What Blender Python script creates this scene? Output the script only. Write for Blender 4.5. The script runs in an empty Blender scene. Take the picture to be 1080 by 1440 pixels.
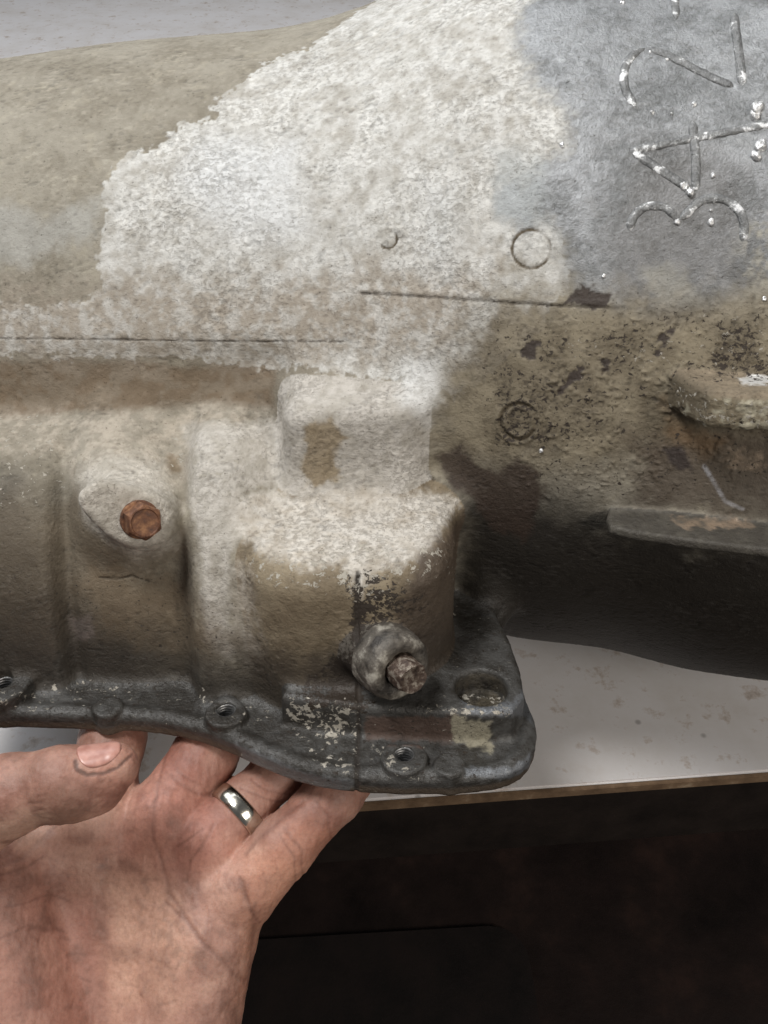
import bpy, bmesh, math, random
import numpy as np
from mathutils import Vector, Matrix

random.seed(4)
scene = bpy.context.scene
C = scene.collection
f32 = np.float32

# ------------------------------------------------------------------ camera, light, exposure
PITCH = math.radians(42.0)
SP, CP = math.sin(PITCH), math.cos(PITCH)
ZP = 0.232            # height of the working origin above the bench top (m)
DIST = 400.0          # camera distance from the working origin (mm)
KPX = 3.39            # photograph pixels per mm at the working origin


def vw(p):
    """mm in the tilted working frame (x right, u up, n towards viewer) -> world metres"""
    x, u, n = p
    return Vector((x * .001, (u * SP - n * CP) * .001, (u * CP + n * SP) * .001 + ZP))


def vdir(d):
    x, u, n = d
    return Vector((x, u * SP - n * CP, u * CP + n * SP)).normalized()


cam_d = bpy.data.cameras.new('camera')
cam = bpy.data.objects.new('camera', cam_d)
C.objects.link(cam)
cam.location = vw((0, 0, DIST))
cam.rotation_euler = (math.radians(90) - PITCH, 0, 0)
cam_d.sensor_fit = 'VERTICAL'
cam_d.angle_y = 2 * math.atan(720 / KPX / DIST)
cam_d.clip_start = 0.01
cam_d.clip_end = 50
scene.camera = cam

world = bpy.data.worlds.new('World')
scene.world = world
world.use_nodes = True
world.node_tree.nodes['Background'].inputs[0].default_value = (0.86, 0.87, 0.90, 1)
world.node_tree.nodes['Background'].inputs[1].default_value = 0.115


def area(name, loc, target, sx, sy, power, col):
    l = bpy.data.lights.new(name, 'AREA')
    l.shape = 'RECTANGLE'
    l.size, l.size_y = sx, sy
    l.energy = power
    l.color = col
    o = bpy.data.objects.new(name, l)
    C.objects.link(o)
    o.location = loc
    d = Vector(target) - Vector(loc)
    o.rotation_euler = d.to_track_quat('-Z', 'Y').to_euler()
    return o


area('workshop_door_light', (-0.6, 1.1, 1.6), (0, 0.1, 0.2), 1.6, 0.9, 15.5, (0.94, 0.97, 1.0))
area('ceiling_lamp_light', (-0.50, -0.12, 1.65), (0, 0.05, 0.2), 0.5, 0.3, 19.5, (1.0, 0.99, 0.975))
area('added_side_fill', (0.85, -1.0, 0.95), (0.12, 0.05, 0.0), 0.6, 0.5, 9.5, (1.0, 0.93, 0.84))  # unseen fill added at front right to brighten the bench

vs = scene.view_settings
vs.view_transform = 'Standard'
vs.look = 'None'
vs.exposure = 0.0
vs.gamma = 1.0
vs.use_curve_mapping = False
scene.cycles.use_denoising = True
scene.cycles.max_bounces = 6

# ------------------------------------------------------------------ helpers: frame, noise, sdf
FU, FN, GU, GN = .86, .5103, -.5103, .86      # pan rail normal F and its outward direction G, in (u, n)


def V(px, py, n=0.0):
    k = (1 - n / DIST) / KPX
    return np.array([(px - 540) * k, -(py - 720) * k, n])


def onF(px, py, f):
    """point of the plane F.p = f seen at a photograph position -> (x, g)"""
    a, b = (px - 540) / KPX, -(py - 720) / KPX
    n = (f - FU * b) / (FN - FU * b / DIST)
    k = 1 - n / DIST
    return (a * k, GU * b * k + GN * n)


def srgb(r, g, b):
    c = np.array([r, g, b]) / 255.0
    return np.where(c <= .04045, c / 12.92, ((c + .055) / 1.055) ** 2.4).astype(f32)


def _h(ix, iy, iz, s):
    h = (ix * np.uint32(374761393)) ^ (iy * np.uint32(668265263)) ^ (iz * np.uint32(2147483647 - 1274126177 % 1000003)) ^ np.uint32(s * 97 + 13)
    h = (h ^ (h >> np.uint32(13))) * np.uint32(1274126177)
    h = (h ^ (h >> np.uint32(16))) * np.uint32(2246822519)
    h = h ^ (h >> np.uint32(15))
    return (h & np.uint32(0xffff)).astype(f32) * f32(2 / 65535.) - f32(1)


def noise(P, size, seed=0):
    Q = P.astype(f32) / f32(size) + f32(1000.37 + seed * 3.1)
    I = np.floor(Q)
    T = Q - I
    T = T * T * (3 - 2 * T)
    I = I.astype(np.uint32)
    x, y, z = I[:, 0], I[:, 1], I[:, 2]
    x1, y1, z1 = x + np.uint32(1), y + np.uint32(1), z + np.uint32(1)
    tx, ty, tz = T[:, 0], T[:, 1], T[:, 2]
    a = _h(x, y, z, seed); a += (_h(x1, y, z, seed) - a) * tx
    b = _h(x, y1, z, seed); b += (_h(x1, y1, z, seed) - b) * tx
    a += (b - a) * ty
    c = _h(x, y, z1, seed); c += (_h(x1, y, z1, seed) - c) * tx
    d = _h(x, y1, z1, seed); d += (_h(x1, y1, z1, seed) - d) * tx
    c += (d - c) * ty
    return a + (c - a) * tz


def fbm(P, size, octv=3, seed=0, gain=.55):
    s, w, t = 0, 1, 0
    for i in range(octv):
        s = s + w * noise(P, size * .5 ** i, seed + i * 7)
        t += w
        w *= gain
    return s / t * 1.5


def sstep(a, b, x):
    t = np.clip((x - a) / (b - a), 0, 1)
    return t * t * (3 - 2 * t)


def smin(a, b, k):
    if k <= 0: return np.minimum(a, b)
    h = np.maximum(k - np.abs(a - b), 0) / k
    return np.minimum(a, b) - h * h * (k * .25)


def smax(a, b, k):
    return -smin(-a, -b, k)


def poly2(x, y, pts):
    """signed distance to a closed polygon"""
    d = None
    s = np.ones(x.shape, bool)
    m = len(pts)
    for i in range(m):
        ax, ay = pts[i]
        bx, by = pts[i - 1]
        ex, ey = bx - ax, by - ay
        wx, wy = x - f32(ax), y - f32(ay)
        t = np.clip((wx * f32(ex) + wy * f32(ey)) / f32(ex * ex + ey * ey), 0, 1)
        q = (wx - f32(ex) * t) ** 2 + (wy - f32(ey) * t) ** 2
        d = q if d is None else np.minimum(d, q)
        c1, c2, c3 = y >= f32(ay), y < f32(by), f32(ex) * wy > f32(ey) * wx
        s ^= (c1 & c2 & c3) | (~c1 & ~c2 & ~c3)
    return np.where(s, np.sqrt(d), -np.sqrt(d))


def rbox2(x, y, cx, cy, hx, hy, r):
    ax, ay = np.abs(x - f32(cx)) - f32(hx - r), np.abs(y - f32(cy)) - f32(hy - r)
    return np.sqrt(np.maximum(ax, 0) ** 2 + np.maximum(ay, 0) ** 2) + np.minimum(np.maximum(ax, ay), 0) - f32(r)


def extr(d2, t, lo, hi, r):
    """2D distance extruded from lo to hi along t, rounded by r"""
    a = d2 + f32(r)
    b = np.abs(t - f32((lo + hi) / 2)) - f32((hi - lo) / 2 - r)
    return np.sqrt(np.maximum(a, 0) ** 2 + np.maximum(b, 0) ** 2) + np.minimum(np.maximum(a, b), 0) - f32(r)


def rcone(P, a, b, ra, rb):
    a, b = np.asarray(a, f32), np.asarray(b, f32)
    ab = b - a
    t = np.clip(((P - a) @ ab) / (ab @ ab), 0, 1)
    q = P - a - t[:, None] * ab
    return np.sqrt((q * q).sum(1)) - (f32(ra) + f32(rb - ra) * t)


def ellip(P, c, r, R=None):
    q = P - np.asarray(c, f32)
    if R is not None: q = q @ np.asarray(R, f32)
    r = np.asarray(r, f32)
    k0 = np.sqrt(((q / r) ** 2).sum(1))
    k1 = np.sqrt(((q / (r * r)) ** 2).sum(1)) + f32(1e-6)
    return k0 * (k0 - 1) / k1


def cyl(P, a, b, r, rnd=1.0):
    a, b = np.asarray(a, f32), np.asarray(b, f32)
    ab = b - a
    L = float(np.linalg.norm(ab))
    d = ab / f32(L)
    t = (P - a) @ d
    q = P - a - t[:, None] * d
    return extr(np.sqrt((q * q).sum(1)) - f32(r), t, 0, L, rnd)


def mesh_sdf(sdf, lo, hi, h, slack=1.35, region=None):
    """sparse surface nets; sdf(P (N,3) float32) in mm"""
    lo = np.asarray(lo, float)
    nb = np.ceil((np.asarray(hi, float) - lo) / (32 * h)).astype(int)
    S = np.stack(np.meshgrid(*[np.arange(k) for k in nb], indexing='ij'), -1).reshape(-1, 3)
    cen = (lo + (S + .5) * 32 * h).astype(f32)
    keep = np.zeros(len(S), bool)
    for i in range(0, len(S), 4096):
        keep[i:i + 4096] = np.abs(sdf(cen[i:i + 4096])) < 32 * h * .87 * slack + 4
    if region is not None: keep &= region(cen)
    S = S[keep]
    N = nb * 32 + 2
    sub = np.stack(np.meshgrid(*[np.arange(4)] * 3, indexing='ij'), -1).reshape(-1, 3)
    l9 = np.stack(np.meshgrid(*[np.arange(9)] * 3, indexing='ij'), -1).reshape(-1, 3)
    keyf = lambda I: (I[..., 0].astype(np.int64) * N[1] + I[..., 1]) * N[2] + I[..., 2]
    tet = np.array([[1, -1, -1], [-1, -1, 1], [-1, 1, -1], [1, 1, 1]], f32)
    corners = np.array([[a, b, c] for a in (0, 1) for b in (0, 1) for c in (0, 1)])
    edges = [(a, b) for a in range(8) for b in range(a + 1, 8) if np.abs(corners[a] - corners[b]).sum() == 1]
    def work(s):
        cells, verts, quads = [], [], []
        B = s * 4 + sub
        bc = (lo + (B + .5) * 8 * h).astype(f32)
        B = B[np.abs(sdf(bc)) < 8 * h * .87 * slack + .6]
        if not len(B): return None
        G = B[:, None, :] * 8 + l9[None]
        D = chunked(sdf, (lo + G.reshape(-1, 3) * h).astype(f32), 729 * 12).reshape(-1, 9, 9, 9)
        neg = D < 0
        c8 = np.stack([D[:, a:a + 8, b:b + 8, c:c + 8] for a, b, c in corners], -1)
        sg = (c8 < 0).sum(-1)
        idx = np.argwhere((sg > 0) & (sg < 8))
        if not len(idx): return None
        v = c8[idx[:, 0], idx[:, 1], idx[:, 2], idx[:, 3]]
        acc = np.zeros((len(v), 3)); cnt = np.zeros(len(v))
        for a, b in edges:
            m = (v[:, a] < 0) != (v[:, b] < 0)
            t = np.where(m, v[:, a] / np.where(m, v[:, a] - v[:, b], 1), 0)
            p = corners[a] + t[:, None] * (corners[b] - corners[a])
            acc += p * m[:, None]; cnt += m
        gi = B[idx[:, 0]] * 8 + idx[:, 1:]
        cells.append(keyf(gi))
        p = (lo + (gi + acc / cnt[:, None]) * h).astype(f32)
        e4 = f32(.35) * tet
        m = len(p)
        ds = sdf((p[None] + e4[:, None]).reshape(-1, 3)).reshape(4, m)
        gr = tet.T @ ds
        gr /= np.sqrt((gr * gr).sum(0)) + 1e-9
        verts.append(p - np.clip(ds.mean(0), -.6 * h, .6 * h)[:, None] * gr.T)
        for ax in range(3):
            o = [0, 0, 0]; o[ax] = 1
            a0 = neg[:, :8, :8, :8]
            a1 = neg[:, o[0]:8 + o[0], o[1]:8 + o[1], o[2]:8 + o[2]]
            e = np.argwhere(a0 != a1)
            if not len(e): continue
            g = B[e[:, 0]] * 8 + e[:, 1:]
            ok = (g > 0).all(1); e, g = e[ok], g[ok]
            u_, v_ = (ax + 1) % 3, (ax + 2) % 3
            U = np.zeros(3, int); U[u_] = 1
            W = np.zeros(3, int); W[v_] = 1
            q = np.stack([keyf(g - U - W), keyf(g - W), keyf(g), keyf(g - U)], 1)
            flip = ~a0[e[:, 0], e[:, 1], e[:, 2], e[:, 3]]
            q[flip] = q[flip][:, ::-1]
            quads.append(q)
        return cells, verts, quads
    res = [r for r in map(work, S) if r]
    cells = sum((r[0] for r in res), []); verts = sum((r[1] for r in res), []); quads = sum((r[2] for r in res), [])
    cells = np.concatenate(cells); verts = np.concatenate(verts); quads = np.concatenate(quads)
    od = np.argsort(cells); cells, verts = cells[od], verts[od]
    pos = np.clip(np.searchsorted(cells, quads), 0, len(cells) - 1)
    quads = pos[(cells[pos] == quads).all(1)]
    return verts.astype(f32), quads


def chunked(fn, P, size=8000):
    return np.concatenate([fn(P[i:i + size]) for i in range(0, len(P), size)])


def vnormals(P, Q):
    a, b, c, d = (P[Q[:, i]] for i in range(4))
    fn = np.cross(c - a, d - b)
    N = np.zeros(P.shape)
    for i in range(4):
        for k in range(3):
            N[:, k] += np.bincount(Q[:, i], fn[:, k], len(P))
    return N / (np.linalg.norm(N, axis=1)[:, None] + 1e-12)


def raycast(sdf, px, py):
    px, py = np.atleast_1d(np.asarray(px, f32)), np.atleast_1d(np.asarray(py, f32))
    o = np.array([0, 0, DIST], f32)
    d = np.stack([(px - 540) / KPX, -(py - 720) / KPX, np.full(len(px), -DIST)], 1)
    d /= np.linalg.norm(d, axis=1)[:, None]
    t = np.full(len(px), 200.)
    for _ in range(160):
        s = sdf((o + d * t[:, None]).astype(f32))
        if (np.abs(s) < .02).all(): break
        t = np.minimum(t + np.clip(s * .75, -5, 20), 700)
    return (o + d * t[:, None]).astype(f32)


ROT = np.array([[1, 0, 0], [0, SP, -CP], [0, CP, SP]])


def to_world(P):
    return P @ ROT.T * .001 + np.array([0, 0, ZP])


def np_mesh(name, P, Q, mat, parent=None, attrs=None, normals=None):
    """mesh object from working-frame vertices (mm) and quads"""
    me = bpy.data.meshes.new(name)
    W = to_world(P).astype(f32)
    me.vertices.add(len(W)); me.vertices.foreach_set('co', W.ravel())
    me.loops.add(Q.size); me.loops.foreach_set('vertex_index', Q.ravel().astype(np.int32))
    me.polygons.add(len(Q))
    me.polygons.foreach_set('loop_start', np.arange(0, Q.size, Q.shape[1], dtype=np.int32))
    me.polygons.foreach_set('loop_total', np.full(len(Q), Q.shape[1], np.int32))
    me.update(calc_edges=True)
    me.polygons.foreach_set('use_smooth', np.ones(len(Q), bool))
    for k, a in (attrs or {}).items():
        if a.ndim == 2:
            at = me.attributes.new(k, 'FLOAT_COLOR', 'POINT')
            at.data.foreach_set('color', np.concatenate([a, np.ones((len(a), 1))], 1).astype(f32).ravel())
        else:
            at = me.attributes.new(k, 'FLOAT', 'POINT')
            at.data.foreach_set('value', a.astype(f32))
    if normals is not None:
        me.normals_split_custom_set_from_vertices((normals @ ROT.T).astype(f32))
    me.materials.append(mat)
    o = bpy.data.objects.new(name, me)
    C.objects.link(o)
    o.parent = parent
    return o


def thing(name, label, cat, group=None, loc=None):
    o = bpy.data.objects.new(name, None)
    C.objects.link(o)
    o.empty_display_size = .02
    o['label'] = label; o['category'] = cat
    if group: o['group'] = group
    return o


def tag(o, label, cat, group=None):
    o['label'] = label; o['category'] = cat
    if group: o['group'] = group
    return o


def bm_obj(name, bm, mat, parent=None, smooth=True, matrix=None):
    me = bpy.data.meshes.new(name)
    if matrix is not None: bm.transform(matrix)
    bm.normal_update()
    bm.to_mesh(me); bm.free()
    if smooth:
        me.polygons.foreach_set('use_smooth', np.ones(len(me.polygons), bool))
    me.materials.append(mat)
    o = bpy.data.objects.new(name, me)
    C.objects.link(o)
    o.parent = parent
    return o


# ------------------------------------------------------------------ materials
def nodes(name):
    m = bpy.data.materials.new(name)
    m.use_nodes = True
    nt = m.node_tree
    return m, nt, nt.nodes['Principled BSDF']


def add(nt, typ, **kw):
    n = nt.nodes.new(typ)
    for k, v in kw.items(): setattr(n, k, v)
    return n


def noise_node(nt, scale, detail=4, rough=.6):
    tc = nt.nodes.get('Texture Coordinate') or nt.nodes.new('ShaderNodeTexCoord')
    n = nt.nodes.new('ShaderNodeTexNoise')
    n.inputs['Scale'].default_value = scale
    n.inputs['Detail'].default_value = detail
    n.inputs['Roughness'].default_value = rough
    nt.links.new(tc.outputs['Object'], n.inputs['Vector'])
    return n


def ramp(nt, src, stops):
    r = nt.nodes.new('ShaderNodeValToRGB')
    while len(r.color_ramp.elements) < len(stops): r.color_ramp.elements.new(.5)
    for e, (p, c) in zip(r.color_ramp.elements, stops):
        e.position = p
        e.color = (*c, 1) if len(c) == 3 else c
    nt.links.new(src, r.inputs[0])
    return r


def bump(nt, bsdf, src, strength, dist, strength_src=None, prev=None):
    b = nt.nodes.new('ShaderNodeBump')
    b.inputs['Strength'].default_value = strength
    b.inputs['Distance'].default_value = dist
    nt.links.new(src, b.inputs['Height'])
    if strength_src is not None: nt.links.new(strength_src, b.inputs['Strength'])
    if prev is not None: nt.links.new(prev.outputs[0], b.inputs['Normal'])
    nt.links.new(b.outputs[0], bsdf.inputs['Normal'])
    return b


def mottled(name, stops, scale, rough=(.5, .8), metallic=0., bstr=.5, bdist=.0006, bscale=None, detail=5):
    m, nt, b = nodes(name)
    n = noise_node(nt, scale, detail, .65)
    r = ramp(nt, n.outputs['Fac'], stops)
    nt.links.new(r.outputs[0], b.inputs['Base Color'])
    n2 = noise_node(nt, bscale or scale * 3, 4, .6)
    mr = add(nt, 'ShaderNodeMapRange')
    mr.inputs['From Min'].default_value = .3; mr.inputs['From Max'].default_value = .7
    mr.inputs['To Min'].default_value = rough[0]; mr.inputs['To Max'].default_value = rough[1]
    nt.links.new(n.outputs['Fac'], mr.inputs['Value'])
    nt.links.new(mr.outputs[0], b.inputs['Roughness'])
    b.inputs['Metallic'].default_value = metallic
    bump(nt, b, n2.outputs['Fac'], bstr, bdist)
    return m


def lin(r, g, b): return tuple(srgb(r, g, b))


# cast aluminium under its coat of dried dirt and grease: colour, gloss and grain per vertex
cast_mat, nt, bs = nodes('dirty_cast_aluminium')
ac = add(nt, 'ShaderNodeAttribute', attribute_name='coat')
ar = add(nt, 'ShaderNodeAttribute', attribute_name='gloss')
am = add(nt, 'ShaderNodeAttribute', attribute_name='bare')
ag = add(nt, 'ShaderNodeAttribute', attribute_name='grain')
tc = add(nt, 'ShaderNodeTexCoord')
mp = add(nt, 'ShaderNodeMapping')
mp.inputs['Scale'].default_value = (.85, 1, 1)
mp.inputs['Rotation'].default_value = (0, .1, 0)
nt.links.new(tc.outputs['Object'], mp.inputs['Vector'])


def flake_noise(scale, detail, rough):
    n = noise_node(nt, scale, detail, rough)
    nt.links.new(mp.outputs[0], n.inputs['Vector'])
    return n


def mul(a, b, fac=None, f=1.0):
    m = add(nt, 'ShaderNodeMix', data_type='RGBA', blend_type='MULTIPLY')
    m.inputs[0].default_value = f
    if fac is not None: nt.links.new(fac, m.inputs[0])
    nt.links.new(a, m.inputs[6]); nt.links.new(b, m.inputs[7])
    return m.outputs[2]


nf = flake_noise(560, 6, .64)
rf = ramp(nt, nf.outputs['Fac'], [(.36, (.66, .64, .61)), (.455, (.84, .825, .80)), (.485, (1.02, 1.02, 1.02)), (.60, (1.12, 1.12, 1.11))])
ns = flake_noise(820, 4, .6)
rs = ramp(nt, ns.outputs['Fac'], [(.64, (1, 1, 1)), (.70, (.42, .40, .37))])
nb = noise_node(nt, 140, 5, .65)
rb = ramp(nt, nb.outputs['Fac'], [(.32, (.84, .83, .81)), (.5, (1, 1, 1)), (.68, (1.1, 1.1, 1.1))])
gf = add(nt, 'ShaderNodeMath', operation='MULTIPLY')
nt.links.new(ag.outputs['Fac'], gf.inputs[0])
gf.inputs[1].default_value = .62
c = mul(ac.outputs['Color'], rf.outputs[0], gf.outputs[0])
c = mul(c, rs.outputs[0], None, .75)
c = mul(c, rb.outputs[0], None, .8)


def chips(attr, scale, col, base, seed):
    """flakes or flecks that thicken where the attribute is high"""
    at = add(nt, 'ShaderNodeAttribute', attribute_name=attr)
    n = flake_noise(scale, 6, .68)
    n.inputs['Distortion'].default_value = .4
    a_ = add(nt, 'ShaderNodeMath', operation='MULTIPLY_ADD'); a_.inputs[1].default_value = .5; nt.links.new(at.outputs['Fac'], a_.inputs[0]); nt.links.new(n.outputs['Fac'], a_.inputs[2])
    m_ = add(nt, 'ShaderNodeMapRange'); m_.inputs['From Min'].default_value = .765; m_.inputs['From Max'].default_value = .80
    nt.links.new(a_.outputs[0], m_.inputs['Value'])
    x_ = add(nt, 'ShaderNodeMix', data_type='RGBA')
    nt.links.new(m_.outputs[0], x_.inputs[0]); nt.links.new(base, x_.inputs[6]); x_.inputs[7].default_value = (*col, 1)
    return x_.outputs[2], m_.outputs[0]


c, chip_f = chips('fleck', 520, lin(56, 48, 41), c, 1)
c, chip_s = chips('scrape', 380, lin(176, 170, 158), c, 2)
nt.links.new(c, bs.inputs['Base Color'])
nt.links.new(ar.outputs['Fac'], bs.inputs['Roughness'])
nt.links.new(am.outputs['Fac'], bs.inputs['Metallic'])
b0 = bump(nt, bs, rf.outputs[0], .5, .00055, ag.outputs['Fac'])
n2 = noise_node(nt, 900, 4, .65)
b1 = bump(nt, bs, n2.outputs['Fac'], .55, .0008, None, b0)
b2 = bump(nt, bs, rs.outputs[0], .5, .0004, None, b1)
b3 = bump(nt, bs, chip_s, .5, .0004, None, b2)
sub = add(nt, 'ShaderNodeMath', operation='SUBTRACT'); sub.inputs[0].default_value = 1; nt.links.new(chip_f, sub.inputs[1])
b4 = bump(nt, bs, sub.outputs[0], .5, .0004, None, b3)

rust_mat = mottled('rusty_steel', [(.3, lin(70, 45, 34)), (.5, lin(110, 74, 53)), (.68, lin(158, 116, 84))], 260, (.45, .75), .25, .5, .0004, 900)
oldbolt_mat = mottled('rusty_dirty_steel', [(.34, lin(50, 40, 35)), (.50, lin(84, 68, 58)), (.62, lin(148, 138, 126))], 300, (.5, .8), .2, .7, .0006, 700)
nut_mat = mottled('grimy_grey_steel', [(.36, lin(58, 54, 50)), (.52, lin(104, 98, 90)), (.64, lin(172, 167, 156))], 110, (.4, .75), .3, .7, .0007, 600)
lump_mat = mottled('bright_metal_spatter', [(.3, lin(170, 170, 170)), (.6, lin(240, 240, 240))], 300, (.2, .4), .6, .8, .0008, 700)
worn_mat = mottled('worn_aluminium_painted_glints', [(.42, lin(112, 113, 113)), (.55, lin(140, 141, 141)), (.61, lin(236, 237, 238))], 190, (.28, .5), .3, .9, .0008, 900)  # palest ramp stop paints glints onto the worn ridges
thread_mat = mottled('bright_thread_metal', [(.3, lin(110, 110, 110)), (.7, lin(190, 190, 190))], 500, (.3, .5), .8, .3, .0003)
ring_mat = mottled('white_gold', [(.3, lin(196, 192, 180)), (.7, lin(222, 218, 206))], 200, (.14, .24), 1.0, .08, .0002, 900)

# ------------------------------------------------------------------ the gearbox case as a distance field
AX_U, AX_N = 114.4, -157.4
_rx = np.array([-330, -218, -137, -95, -57, -28, 0, 35, 73, 121, 166, 218, 330.])
_rr = np.array([118, 131, 141.5, 144.5, 147, 152, 161, 176, 186, 190.5, 203, 210, 214.])
_tx = np.arange(-330, 331, 1.0)
_tr = np.interp(_tx, _rx, _rr)
_ker = np.exp(-.5 * (np.arange(-40, 41) / 11.) ** 2); _ker /= _ker.sum()
_tr = np.convolve(np.pad(_tr, 40, mode='edge'), _ker, 'valid')


def prof_pts(L): return [tuple(V(540, py, n)[1:]) for py, n in L]


_wp = [(520, -75), (560, -58), (585, -36), (610, -25), (640, -18), (680, -14), (760, -11), (830, -13), (890, -19), (965, -30), (1040, -40), (1200, -60)]
_wu = np.array([V(540, py, n)[1] for py, n in _wp])[::-1]
_wn = np.array([n for _, n in _wp])[::-1]
_wtu = np.arange(-140, 70, .5)
_ker = np.exp(-.5 * (np.arange(-24, 25) / 9.) ** 2); _ker /= _ker.sum()
_wtn = np.convolve(np.pad(np.interp(_wtu, _wu, _wn), 24, mode='edge'), _ker, 'valid')


def chaikin(L, it=1, closed=False):
    for _ in range(it):
        M = [L[0]]
        for p, q in zip(L[:-1], L[1:]):
            M += [(.75 * p[0] + .25 * q[0], .75 * p[1] + .25 * q[1]), (.25 * p[0] + .75 * q[0], .25 * p[1] + .75 * q[1])]
        L = M + [L[-1]]
    return L


_ox = [(-300, 2), (30, 4), (74, 3), (92, -7), (110, -3), (180, -2), (235, -4), (260, -3), (277, 9), (300, 12), (330, 11), (365, 4), (395, -9), (470, -13), (700, -13)]
OX = np.array([(V(p, 720, -15)[0], o) for p, o in _ox])
_otx = np.arange(-330, 100, .5)
_ker = np.exp(-.5 * (np.arange(-12, 13) / 3.2) ** 2); _ker /= _ker.sum()
_oto = np.convolve(np.pad(np.interp(_otx, OX[:, 0], OX[:, 1]), 12, mode='edge'), _ker, 'valid')

RAIL_F = -82.0
_edge = [(-160, 1002), (0, 1003), (100, 1006), (200, 1009), (262, 1019), (320, 1038), (372, 1063), (430, 1085), (500, 1095), (600, 1098), (680, 1095), (728, 1083), (751, 1058), (756, 1022), (740, 985)]
RAIL = [onF(a, b, RAIL_F) for a, b in chaikin(_edge, 1)]
RAIL += [onF(716, 905, RAIL_F), onF(690, 862, RAIL_F), (RAIL[0][0] + 280, -120), (RAIL[0][0], -120)]
STEP_F = -66.0
STEP = [onF(a, b, STEP_F) for a, b in [(395, 978), (440, 986), (505, 993), (600, 999), (690, 1003), (722, 998), (738, 976), (732, 940), (716, 895), (692, 852)]] + [(38, -110), (-20, -110)]
LUG_F = 60.0
LUG = [onF(a, b, LUG_F) for a, b in [(930, 509), (968, 537), (1000, 551), (1040, 555), (1090, 556), (1230, 556)]] + [onF(1230, 430, LUG_F), onF(930, 440, LUG_F)]
RIB_F = -2.0
RIB = [onF(a, b, RIB_F) for a, b in [(853, 726), (858, 739), (885, 746), (980, 760), (1090, 773), (1230, 788)]] + [onF(1230, 660, RIB_F), onF(880, 664, RIB_F)]


def fg(x, f, g):
    return np.array([x, FU * f + GU * g, FN * f + GN * g])


def rail_pt(px, py, f):
    x, g = onF(px, py, f)
    return x, g


PADS = [(568, 1063, -78.0, 9.5), (317, 1001, -77.5, 8.8), (4, 962, -74.5, 11)]
BUMPS = [(151, 1012), (632, 1094)]
HOLE = onF(677, 966, STEP_F)
Tc = V(490, 722, -13)
BX, BG = Tc[0], GU * Tc[1] + GN * Tc[2]
FAXIS = np.array([0, FU, FN])
BOLT_AX = np.array([.46, -.14, .87]); BOLT_AX /= np.linalg.norm(BOLT_AX)
PLUG_AX = np.array([.52, -.30, .80]); PLUG_AX /= np.linalg.norm(PLUG_AX)
BOLT_C = V(196, 730, 10)
PLUG_C = V(550, 930, 13)
LUGP = [tuple(V(px, py, 6)[:2]) for px, py in chaikin([(150, 672), (120, 694), (126, 720), (164, 764), (196, 774), (232, 763), (249, 736), (238, 700), (195, 680), (150, 672)], 2)[:-1]]


class Box:
    def __init__(self, P):
        self.a, self.b = P.min(0), P.max(0)

    def far(self, lo, hi, m=26.0):
        """True when the whole chunk is far from a primitive's box"""
        a, b = self.a, self.b
        return a[0] > hi[0] + m or a[1] > hi[1] + m or a[2] > hi[2] + m or b[0] < lo[0] - m or b[1] < lo[1] - m or b[2] < lo[2] - m


_BIG = f32(200)


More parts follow.
